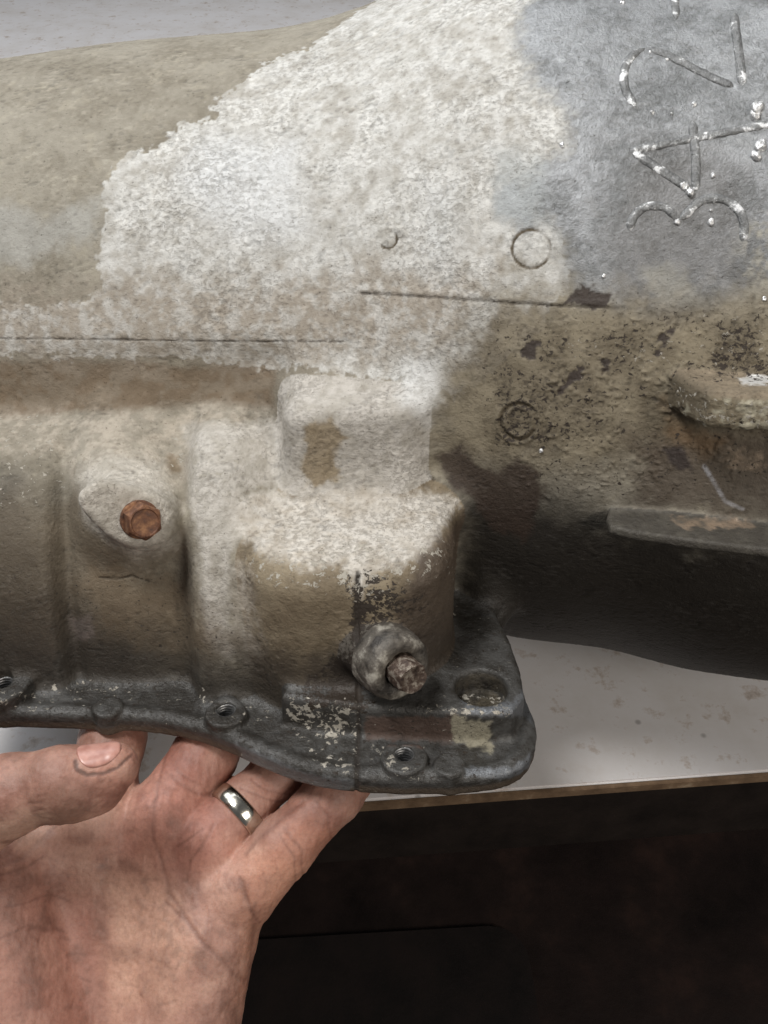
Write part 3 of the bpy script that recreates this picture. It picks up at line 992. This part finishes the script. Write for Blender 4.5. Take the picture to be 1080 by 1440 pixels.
# ---- raised characters, bolts, plug, threads
def surf(L):
    a = np.array(L, float)
    h = raycast(case_sdf, a[:, 0], a[:, 1])
    e = f32(.4)
    g = np.stack([case_sdf(h + np.eye(3, dtype=f32)[i] * e) - case_sdf(h - np.eye(3, dtype=f32)[i] * e) for i in range(3)], 1)
    return h, g / (np.linalg.norm(g, axis=1)[:, None] + 1e-9)


def resample(L, step=5.0):
    out = [L[0]]
    for (ax, ay), (bx, by) in zip(L[:-1], L[1:]):
        k = max(1, int(math.hypot(bx - ax, by - ay) / step))
        out += [(ax + (bx - ax) * t / k, ay + (by - ay) * t / k) for t in range(1, k + 1)]
    return out


def bead(strokes, w, hgt, seed, ns=10):
    """low rounded ridge following pixel strokes over the casting"""
    VV, FF = [], []
    for si, L in enumerate(strokes):
        L = resample(L, 3.0)
        h, g = surf(L)
        tn = np.gradient(h, axis=0); tn /= np.linalg.norm(tn, axis=1)[:, None] + 1e-9
        sd = np.cross(g, tn)
        b0 = len(VV)
        m = len(L)
        for i in range(m):
            endt = min(1, math.sqrt(min(i, m - 1 - i) / 3. + .05))
            for j in range(ns):
                a = math.pi * (j / (ns - 1))
                p = h[i] + sd[i] * (math.cos(a) * w * endt) + g[i] * (math.sin(a) * hgt * endt - .12)
                VV.append(p)
        for i in range(m - 1):
            for j in range(ns - 1):
                FF.append((b0 + i * ns + j, b0 + i * ns + j + 1, b0 + (i + 1) * ns + j + 1, b0 + (i + 1) * ns + j))
    VV = np.array(VV, f32)
    k = noise(VV, 1.6, seed) * .16 + noise(VV, 4, seed + 1) * .22
    VV[:, 2] += k * hgt
    VV[:, 1] += noise(VV, 1.8, seed + 2) * .2
    return VV, np.array(FF)


def arc(cx, cy, rx, ry, a0, a1, n=14):
    return [(cx + rx * math.cos(math.radians(t)), cy + ry * math.sin(math.radians(t))) for t in np.linspace(a0, a1, n)]


chars = [
    ('3', [arc(920, 322, 34, 33, 175, 330) + [(954, 306)], [(956, 308)] + arc(1004, 322, 43, 44, 212, 385)]),
    ('4', [[(886, 212), (960, 197), (1020, 186), (1092, 172)], [(889, 213), (930, 240), (974, 268)], [(978, 268), (979, 230), (976, 196), (974, 170)]]),
    ('2', [[(893, 150)] + arc(912, 110, 35, 42, 140, 262), [(912, 68), (936, 76), (975, 96), (1010, 113), (1032, 122)], [(1044, 121), (1040, 80), (1034, 40), (1032, 18)]]),
    ('1', [[(951, 26), (949, 2), (945, -50)]]),
]
for i, (ch, st) in enumerate(chars):
    VV, FF = bead(st, 1.75, .95, 20 + i * 5)
    o = np_mesh('raised_digit', VV, FF, worn_mat, gearbox)
    o['label'] = 'raised cast digit ' + ch if ch != '1' else 'raised cast stroke cut by the picture edge'
lumps = [(1066, 152, 4.2), (1062, 162, 3.2), (1070, 205, 3.6), (1064, 220, 3.4), (962, 262, 2.8), (971, 270, 3.0), (976, 147, 1.6), (1003, 247, 1.7), (953, 312, 1.8), (1000, 313, 2.2), (917, 158, 1.5), (790, 205, 1.8), (875, 4, 1.5), (849, 388, 1.2), (944, 160, .9), (914, 73, .8), (938, 84, 1.0), (761, 634, 1.5), (1000, 296, 1.0), (1075, 420, 1.4)]
hp, hg_ = surf([(a, b) for a, b, _ in lumps])
for i, (a, b, r) in enumerate(lumps):
    bm = bmesh.new()
    bmesh.ops.create_icosphere(bm, subdivisions=3, radius=1)
    cs = np.array([v.co for v in bm.verts], f32)
    k = 1 + .35 * noise(cs * 10 + i * 31, 6, 5) + .22 * noise(cs * 10 + i * 17, 3, 6)
    VV = hp[i] + cs * k[:, None] * r * .62 * np.array([1, 1.15, .8], f32)
    FF = np.array([[v.index for v in f.verts] for f in bm.faces])
    bm.free()
    np_mesh('casting_lump', VV.astype(f32), FF, lump_mat, gearbox)


def axis_matrix(origin, axis, spin=0):
    q = vdir(axis).to_track_quat('Z', 'Y')
    return Matrix.Translation(vw(origin)) @ q.to_matrix().to_4x4() @ Matrix.Rotation(spin, 4, 'Z') @ Matrix.Scale(.001, 4)


def lathe(profile, seg=40, hexa=None, jitter=0.0, seed=1):
    """profile of (radius, height); entries with hexa flagged radius become hexagonal"""
    bm = bmesh.new()
    rings = []
    for k, pr in enumerate(profile):
        r, z = pr[0], pr[1]
        hx = len(pr) > 2 and pr[2]
        ring = []
        for i in range(seg):
            a = 2 * math.pi * i / seg
            rr = r
            if hx:
                s = (a % (math.pi / 3)) - math.pi / 6
                rr = min(r * math.cos(math.pi / 6) / math.cos(s), r * hx)
            ring.append(bm.verts.new((rr * math.cos(a), rr * math.sin(a), z)))
        rings.append(ring)
    for A_, B_ in zip(rings[:-1], rings[1:]):
        for i in range(seg):
            bm.faces.new((A_[i], A_[(i + 1) % seg], B_[(i + 1) % seg], B_[i]))
    bm.faces.new(rings[0][::-1]); bm.faces.new(rings[-1])
    if jitter:
        cs = np.array([v.co for v in bm.verts], f32)
        d = np.stack([noise(cs, 2.5, seed), noise(cs, 2.5, seed + 1), noise(cs, 2.5, seed + 2)], 1) * jitter
        for v, dd in zip(bm.verts, d): v.co += Vector(dd)
    return bm


def shade_by_angle(o, deg=35):
    me = o.data
    me.set_sharp_from_angle(angle=math.radians(deg))


# rusty hex bolt in the ear
bolt = bm_obj('hex_bolt', lathe([(7.9, -8), (7.9, -.4), (7.8, .3), (7.4, .5), (7.7, .55, 1.0), (7.7, 3, 1.0), (7.7, 5.4, 1.0), (7.5, 6.6, .955), (6.2, 7.4), (5.6, 7.5), (5.2, 7.0), (2.2, 6.8), (.5, 6.8)], 48, jitter=.12), rust_mat, gearbox, True, axis_matrix(BOLT_C + BOLT_AX * 2.2, BOLT_AX, .3))
bolt['label'] = 'rusty orange hex bolt'
shade_by_angle(bolt)
# plug: fat nut with a rusty stud end
nut = bm_obj('lock_nut', lathe([(14.6, -5), (14.6, 0), (14.6, 3), (14.2, 6.5), (13.2, 8.6), (11.6, 9.6), (9.6, 9.6), (7.8, 9.4), (7.2, 8.6), (6.6, 5)], 72, jitter=.4, seed=8), nut_mat, gearbox, True, axis_matrix(PLUG_C - PLUG_AX * 1.5, PLUG_AX, .4))
nut['label'] = 'grimy grey nut on the round boss'
shade_by_angle(nut, 50)
stud = bm_obj('adjusting_screw', lathe([(6.4, 2), (6.4, 8), (6.9, 9.2, .985), (7.0, 16, .985), (6.8, 17.6, .95), (5.9, 18.2), (5.0, 18.0), (3.2, 17.5), (1, 17.4)], 48, jitter=.4, seed=12), oldbolt_mat, nut, True, axis_matrix(PLUG_C - PLUG_AX * 1.5, PLUG_AX, .4))
shade_by_angle(stud, 50)
# threads inside the rail holes
for px, py, pf, pr in PADS:
    hx_, hg2 = onF(px, py - 4, pf)
    bm = bmesh.new()
    seg, turns, rr = 28, 7, 4.05
    prev = None
    for i in range(seg * turns + 1):
        a = 2 * math.pi * i / seg
        z = -.6 - 1.35 * i / seg
        ca, sa = math.cos(a), math.sin(a)
        ring = [bm.verts.new(((rr + dr) * ca, (rr + dr) * sa, z + dz)) for dr, dz in ((.3, .5), (-.55, 0), (.3, -.5))]
        if prev:
            for j in range(2): bm.faces.new((prev[j], prev[j + 1], ring[j + 1], ring[j]))
        prev = ring
    bm_obj('thread', bm, thread_mat, gearbox, True, axis_matrix(fg(hx_, pf, hg2), FAXIS))

# ------------------------------------------------------------------ the hand holding the pan rail from below
def chain(P, pts):
    d = None
    for (a, ra), (b, rb) in zip(pts[:-1], pts[1:]):
        c = rcone(P, a, b, ra, rb)
        d = c if d is None else smin(d, c, 4)
    return d


WR = V(140, 1660, -4)
FING = {
    'index': [(V(135, 1150, -10), 15), (V(158, 1040, -32), 14), (V(190, 940, -66), 12.5), (V(235, 880, -92), 10)],
    'middle': [(V(230, 1145, -12), 15), (V(288, 1062, -28), 14), (V(345, 960, -66), 12.5), (V(385, 900, -92), 10)],
    'ring': [(V(298, 1178, -9), 14), (V(346, 1130, -16), 11.3), (V(392, 1086, -26), 11.4), (V(460, 985, -68), 11), (V(500, 930, -92), 9.5)],
    'little': [(V(345, 1252, -2), 14), (V(400, 1190, -4), 12.6), (V(468, 1118, -12), 12), (V(545, 1030, -48), 11), (V(585, 980, -75), 9)],
}
THUMB = [(V(-120, 1210, 30), 17), (V(14, 1118, 44), 14.4), (V(88, 1100, 46), 12.6), (V(160, 1078, 44), 9.0)]


def hand_sdf(P):
    palm = None
    for e, r in ((V(125, 1165, -12), 15), (V(215, 1160, -15), 15), (V(285, 1190, -12), 14.5), (V(325, 1262, -6), 14)):
        c = rcone(P, WR, e, 24, r)
        palm = c if palm is None else smin(palm, c, 14)
    palm = smin(palm, rcone(P, V(292, 1330, -1), V(235, 1540, 4), 17, 27), 14)          # heel of the little finger side
    palm = smin(palm, rcone(P, V(-20, 1262, 10), V(30, 1520, 14), 24, 33), 10)
    palm = smin(palm, rcone(P, V(-110, 1250, 10), V(110, 1190, -10), 22, 15), 9)          # ball of the thumb
    palm = smin(palm, rcone(P, WR, V(90, 2500, -60), 30, 44), 20)
    fing = None
    for k, L in FING.items():
        c = chain(P, L)
        fing = c if fing is None else smin(fing, c, 1.2)
    d = smin(palm, fing, 7)
    th = chain(P, THUMB)
    th = smin(th, ellip(P, V(108, 1112, 42), (17, 10.5, 10.5)), 6)
    d = smin(d, th, 3.5)
    return d


Ph, Qh = mesh_sdf(hand_sdf, (-190, -330, -120), (60, -20, 75), .7, region=lambda c: in_view(c, 20) & (c[:, 2] > -62))
Pf, Qf = mesh_sdf(lambda p: hand_sdf(p) + f32(1.0), (-260, -640, -190), (70, -20, 85), 3.0)
B = Layer(Ph, Ph[:, :2].astype(f32), hand_sdf)
NH = vnormals(Ph, Qh)
onesh = np.ones(len(Ph), f32)
f20, f8, f3 = fbm(Ph, 22, 3, 5), fbm(Ph, 9, 3, 15), fbm(Ph, 3, 3, 25)
B.paint(onesh, two((196, 156, 138), (170, 126, 110), sstep(-.5, .5, f20 * .7 + f8 * .4)), .52, 0, .4)
B.paint(B.mask([(-100, 1040), (200, 1040), (200, 1120), (60, 1180), (40, 1260), (-100, 1260)], 6, 3), two((192, 154, 135), (164, 126, 110), sstep(-.4, .4, f8)), .5)
B.paint(B.mask([(150, 1060), (330, 1080), (330, 1200), (200, 1260), (150, 1200)], 10, 5) * .45, s3(180, 112, 96))
B.paint(B.mask([(-100, 1210), (60, 1200), (150, 1260), (140, 1600), (-100, 1600)], 8, 5) * .6, s3(156, 106, 92))
B.paint(B.mask([(340, 1230), (420, 1130), (530, 1130), (440, 1260), (375, 1310)], 6, 3) * .5, s3(206, 140, 110))
B.paint(B.mask([(145, 1240), (210, 1210), (270, 1280), (250, 1420), (160, 1420)], 10, 6) * .5, s3(206, 164, 140))
# ground-in dirt, plus the rail's painted shadow on the fingers
B.paint(sstep(.0, .6, f8 * .6 + f20 * .5) * .34, s3(112, 84, 72), .6)
B.paint(sstep(.35, .6, noise(Ph, 1.6, 41) * .6 + f8 * .5) * .2, s3(92, 66, 56), .6)
B.paint(B.mask([(205, 1280), (290, 1290), (320, 1370), (240, 1390)], 8, 6) * .38 * sstep(-.4, .4, f3), s3(118, 94, 84), .6)
B.paint(B.mask([(150, 1100), (290, 1170), (260, 1200), (160, 1180)], 8, 6) * .3 * sstep(-.4, .4, f3), s3(124, 88, 76), .6)
B.paint(B.mask([(60, 1110), (160, 1090), (150, 1150), (70, 1160)], 5, 4) * .4, s3(128, 96, 80), .6)
B.paint(B.mask([(20, 1060), (100, 1050), (110, 1120), (60, 1160), (20, 1120)], 8, 5) * .35, s3(120, 96, 80), .6)
B.paint(B.mask([(-60, 1240), (60, 1220), (130, 1300), (60, 1400), (-60, 1400)], 14, 8) * .4 * sstep(-.3, .5, f8), s3(104, 78, 68), .6)
B.paint(B.mask([(330, 1250), (380, 1220), (390, 1290), (350, 1330)], 6, 4) * .3, s3(120, 92, 80), .6)
B.paint(B.mask([(100, 1030), (340, 1040), (460, 1115), (520, 1128), (500, 1150), (330, 1085), (100, 1052)], 4, 3) * .4, s3(120, 72, 60), .6)  # shadow of the rail along the fingers, painted into the skin
D = B.line([(106, 1070), (108, 1082), (122, 1089), (145, 1088), (165, 1080), (182, 1064)]) + f3 * .2
B.paint((1 - sstep(.2, 1.1, D)) * .75, s3(74, 52, 46), None, None, None, -.25)
# palm lines and finger creases: (points, width, depth)
CRS = [([(36, 1112), (46, 1140), (62, 1158), (60, 1180), (40, 1198), (0, 1206)], 1.5, 1.3),
       ([(-20, 1222), (10, 1214), (30, 1206)], 1.0, .8),
       ([(150, 1190), (142, 1260), (148, 1320), (143, 1400), (138, 1470)], 2.2, 1.4),
       ([(175, 1105), (215, 1180), (240, 1260), (275, 1310), (310, 1348), (345, 1378)], 1.0, .6),
       ([(232, 1268), (262, 1296), (300, 1340)], .8, .5), ([(262, 1240), (268, 1210), (290, 1180), (300, 1160)], .9, .5),
       ([(338, 1236), (346, 1262), (358, 1285), (378, 1302)], 1.2, .9), ([(345, 1252), (352, 1278), (366, 1298)], .7, .5),
       ([(400, 1165), (425, 1195), (442, 1222)], .8, .45), ([(392, 1172), (415, 1205), (432, 1230)], .7, .3), ([(443, 1126), (462, 1148), (482, 1172)], .8, .4),
       ([(338, 1108), (362, 1118), (392, 1140)], .6, .35), ([(352, 1096), (378, 1112), (404, 1130)], .6, .3),
       ([(240, 1090), (262, 1108), (288, 1118), (300, 1126)], 1.0, .6), ([(250, 1085), (275, 1100)], .6, .4),
       ([(345, 1202), (360, 1182), (392, 1155), (425, 1128)], 1.0, .6),
       ([(40, 1130), (58, 1128)], .6, .3), ([(45, 1142), (64, 1138)], .6, .3), ([(52, 1120), (66, 1116)], .6, .25), ([(0, 1230), (40, 1218), (60, 1205)], .7, .4),
       ([(10, 1275), (60, 1260), (100, 1270)], .6, .3), ([(0, 1320), (40, 1300), (90, 1310)], .6, .3), ([(250, 1190), (285, 1165)], .5, .3), ([(215, 1130), (222, 1118)], .6, .35)]
for L, w, dd in CRS:
    D = B.line(L) + f3 * .25
    m = 1 - sstep(0, w * 1.9, D)
    B.paint((m ** 2) * (.36 if w < 1.4 else .16), s3(96, 60, 50), None, None, None, -dd)
for k in range(26):       # small scratches and skin folds
    rx, ry = random.uniform(-10, 330), random.uniform(1180, 1440)
    a = random.uniform(-.9, .4)
    l = random.uniform(8, 26)
    D = B.line([(rx, ry), (rx + l * math.cos(a), ry - l * math.sin(a) * .8)])
    B.paint((1 - sstep(.1, .9, D)) * random.uniform(.1, .32), s3(104, 72, 62), None, None, None, -.12)
# dirt packed in the furrow beside the nail, wrinkles over the knuckles
PW = Ph * np.array([1.0, .35, .6], f32)
fl_ = fbm(PW, 1.7, 2, 201)
B.disp += .13 * fl_
B.paint(sstep(.35, .8, fl_) * .22, s3(128, 88, 76))
B.disp += .12 * f3 + .05 * noise(Ph, 1.3, 88) + .25 * f8
wr = np.sin((Ph[:, 0] * .55 + Ph[:, 1] * .5 + f8 * 3.0) * 2.2)
B.disp += .05 * wr * B.mask([(0, 1230), (330, 1230), (330, 1460), (-60, 1460), (-60, 1230)], 10, 4)
PhD = Ph + NH * B.disp[:, None]

skin, nt, bs = nodes('work_worn_skin')
ac = add(nt, 'ShaderNodeAttribute', attribute_name='coat')
n1 = noise_node(nt, 700, 4, .65)
r1 = ramp(nt, n1.outputs['Fac'], [(.3, (.80, .76, .74)), (.55, (1, 1, 1)), (.75, (1.1, 1.1, 1.1))])
mx = add(nt, 'ShaderNodeMix', data_type='RGBA', blend_type='MULTIPLY')
mx.inputs[0].default_value = .8
nt.links.new(ac.outputs['Color'], mx.inputs[6]); nt.links.new(r1.outputs[0], mx.inputs[7])
nt.links.new(mx.outputs[2], bs.inputs['Base Color'])
bs.inputs['Roughness'].default_value = .55
bs.inputs['Subsurface Weight'].default_value = .18
bs.inputs['Subsurface Radius'].default_value = (.0035, .0014, .0008)
bs.inputs['Subsurface Scale'].default_value = 1.0
vor = add(nt, 'ShaderNodeTexVoronoi', feature='DISTANCE_TO_EDGE')
vor.inputs['Scale'].default_value = 900
nt.links.new(nt.nodes['Texture Coordinate'].outputs['Object'], vor.inputs['Vector'])
b1 = bump(nt, bs, vor.outputs['Distance'], .22, .0004)
n2 = noise_node(nt, 500, 5, .6)
bump(nt, bs, n2.outputs['Fac'], .35, .0005, None, b1)

hand = thing('hand', 'bare work-stained left hand, palm up, gripping the pan rail from below', 'hand')
hb = np_mesh('palm_and_fingers', PhD, Qh, skin, hand, dict(coat=B.col.clip(0, 1)), vnormals(PhD, Qh))

np_mesh('forearm', Pf, Qf, skin, hand, dict(coat=np.tile(s3(196, 142, 118), (len(Pf), 1))))

# thumb nail
nail_mat, nt, bs = nodes('thumb_nail')
bs.inputs['Base Color'].default_value = (*srgb(214, 158, 142), 1)
bs.inputs['Roughness'].default_value = .32
bs.inputs['Subsurface Weight'].default_value = .1
bs.inputs['Subsurface Radius'].default_value = (.002, .001, .0006)
n1 = noise_node(nt, 260, 3, .5)
r1 = ramp(nt, n1.outputs['Fac'], [(.3, tuple(srgb(168, 118, 106))), (.7, tuple(srgb(198, 150, 136)))])
nt.links.new(r1.outputs[0], bs.inputs['Base Color'])
a0, a1 = V(126, 1090, 45), V(180, 1071, 44)
ax = (a1 - a0) / np.linalg.norm(a1 - a0)
nd = np.array([0, .93, .36]); nd -= ax * (nd @ ax); nd /= np.linalg.norm(nd)
sd = np.cross(ax, nd)
VV, FF = [], []
NS, NT = 22, 18
L_ = float(np.linalg.norm(a1 - a0))
for i in range(NS):
    s = i / (NS - 1)
    half = math.radians(47) * (1 - .0 * s) * min(1, math.sqrt(max(0, 1 - abs((s - .5) / .505) ** 2.7)))
    for j in range(NT):
        t = -1 + 2 * j / (NT - 1)
        a = t * half
        dirv = nd * math.cos(a) + sd * math.sin(a)
        base = a0 + ax * (L_ * s)
        VV.append((base, dirv))
bb = np.array([b for b, _ in VV], f32); dv = np.array([d for _, d in VV], f32)
tt = np.full(len(bb), 30.0)
for _ in range(60):
    tt = tt - hand_sdf((bb + dv * tt[:, None]).astype(f32)) * .8
off = np.array([(.16 - .36 * abs(-1 + 2 * (k % NT) / (NT - 1)) ** 4) for k in range(len(bb))])
pv = bb + dv * (tt + off)[:, None]
FF = [(i * NT + j, i * NT + j + 1, (i + 1) * NT + j + 1, (i + 1) * NT + j) for i in range(NS - 1) for j in range(NT - 1)]
nail = np_mesh('thumb_nail', pv.astype(f32), np.array(FF)[:, ::-1], nail_mat, hand)
md = nail.modifiers.new('thick', 'SOLIDIFY'); md.thickness = .0004; md.offset = 0

# wedding band on the ring finger
rc, rd = V(335, 1141, -14.2), V(392, 1086, -26) - V(298, 1178, -9)
rd = rd / np.linalg.norm(rd)
prof = [(12.1, -3.6), (12.7, -3.9), (13.2, -3.4), (13.55, -1.6), (13.65, 0), (13.55, 1.6), (13.2, 3.4), (12.7, 3.9), (12.1, 3.6)]
bm = bmesh.new()
rings = []
for r, z in prof:
    rings.append([bm.verts.new((r * math.cos(2 * math.pi * i / 72), r * math.sin(2 * math.pi * i / 72), z)) for i in range(72)])
for a, b in zip(rings, rings[1:] + rings[:1]):
    for i in range(72):
        bm.faces.new((a[i], a[(i + 1) % 72], b[(i + 1) % 72], b[i]))
band = bm_obj('finger_ring', bm, ring_mat, None, True, axis_matrix(rc, rd))
tag(band, 'plain silver coloured band worn on the ring finger', 'ring')

# ------------------------------------------------------------------ bench, floor
def on_plane(px, py, z):
    o = vw((0, 0, DIST)); t = vw((( px - 540) / KPX, -(py - 720) / KPX, 0))
    d = t - o
    return o + d * ((z - o.z) / d.z)


e1, e0 = on_plane(1080, 1090, 0), on_plane(752, 1114, 0)
ed = (e1 - e0).normalized()
ang = math.atan2(ed.y, ed.x)
bench_mat, nt, bs = nodes('scuffed_pale_bench_top')
tc = add(nt, 'ShaderNodeTexCoord')
n1 = noise_node(nt, 14, 7, .68)
r1 = ramp(nt, n1.outputs['Fac'], [(.30, lin(214, 207, 202)), (.42, lin(224, 220, 218)), (.55, lin(230, 227, 227)), (.7, lin(233, 231, 232))])
n3 = noise_node(nt, 55, 5, .7)
r3 = ramp(nt, n3.outputs['Fac'], [(.56, (1, 1, 1)), (.64, lin(226, 216, 206)), (.74, lin(176, 160, 144))])
mx = add(nt, 'ShaderNodeMix', data_type='RGBA', blend_type='MULTIPLY'); mx.inputs[0].default_value = .8
nt.links.new(r1.outputs[0], mx.inputs[6]); nt.links.new(r3.outputs[0], mx.inputs[7])
vo = add(nt, 'ShaderNodeTexVoronoi'); vo.inputs['Scale'].default_value = 26
nt.links.new(tc.outputs['Object'], vo.inputs['Vector'])
r4 = ramp(nt, vo.outputs['Distance'], [(.03, lin(88, 78, 70)), (.065, (1, 1, 1))])
mx2 = add(nt, 'ShaderNodeMix', data_type='RGBA', blend_type='MULTIPLY'); mx2.inputs[0].default_value = .45
nt.links.new(mx.outputs[2], mx2.inputs[6]); nt.links.new(r4.outputs[0], mx2.inputs[7])
nt.links.new(mx2.outputs[2], bs.inputs['Base Color'])
bs.inputs['Roughness'].default_value = .48
edge_mat = mottled('worn_brown_board_edge', [(.3, lin(92, 72, 54)), (.6, lin(132, 108, 84)), (.75, lin(170, 150, 126))], 60, (.6, .8))
under_mat = mottled('dark_stained_wood', [(.3, lin(22, 17, 14)), (.7, lin(40, 30, 24))], 30, (.5, .7))
floor_mat = mottled('oily_dark_floor', [(.3, lin(20, 13, 11)), (.55, lin(44, 29, 24)), (.72, lin(70, 48, 40))], 7, (.5, .8), 0, .4, .002, 60)
mat_mat = mottled('black_rubber_mat', [(.3, lin(18, 13, 11)), (.7, lin(40, 28, 24))], 14, (.6, .8), 0, .4, .001, 120)

bench = thing('workbench', 'pale scuffed workbench under the gearbox with a brown front edge', 'workbench')
bench.location = (e0.x, e0.y, 0)
bench.rotation_euler = (0, 0, ang)


def box_part(name, x0, x1, y0, y1, z0, z1, mat, bev=.001, parent=bench):
    bm = bmesh.new()
    bmesh.ops.create_cube(bm, size=1)
    for v in bm.verts:
        v.co = Vector((x0 + (v.co.x + .5) * (x1 - x0), y0 + (v.co.y + .5) * (y1 - y0), z0 + (v.co.z + .5) * (z1 - z0)))
    if bev: bmesh.ops.bevel(bm, geom=bm.edges[:], offset=bev, segments=2, affect='EDGES')
    return bm_obj(name, bm, mat, parent, False)


box_part('bench_top', -1.3, 1.3, .0028, 2.3, -.008, 0, bench_mat, .0012)
box_part('front_edge_strip', -1.3, 1.3, 0, .0026, -.0075, -.0008, edge_mat, .0004)
box_part('apron', -1.2, 1.2, .03, .055, -.12, -.0082, under_mat)
for lx in (-1.15, 1.15):
    for ly in (.09, 2.2):
        box_part('leg', lx - .035, lx + .035, ly - .035, ly + .035, -.82, -.0084, under_mat)
bm = bmesh.new()
bmesh.ops.create_grid(bm, x_segments=2, y_segments=2, size=3)
fl = bm_obj('floor', bm, floor_mat, None, False); fl.location = (0, 0.5, -.82)
fl['kind'] = 'structure'
fl['label'] = 'dark oily workshop floor below the bench'
c = on_plane(735, 1305, -.82)
bm = bmesh.new()
L = [(-.62, -.5), (0, -.5)] + [(-.05 + .05 * math.cos(math.radians(t)), -.05 + .05 * math.sin(math.radians(t))) for t in range(0, 91, 15)] + [(-.62, 0)]
top_ = [bm.verts.new((x, y, .012)) for x, y in L]
bot_ = [bm.verts.new((x, y, .0)) for x, y in L]
bm.faces.new(top_)
bm.faces.new(bot_[::-1])
for i in range(len(L)): bm.faces.new((bot_[i - 1], bot_[i], top_[i], top_[i - 1]))
matt = bm_obj('floor_mat', bm, mat_mat, None, False)
matt.location = (c.x, c.y, -.819); matt.rotation_euler = (0, 0, .06)
tag(matt, 'flat black rubber mat with a rounded corner on the dark floor', 'mat')
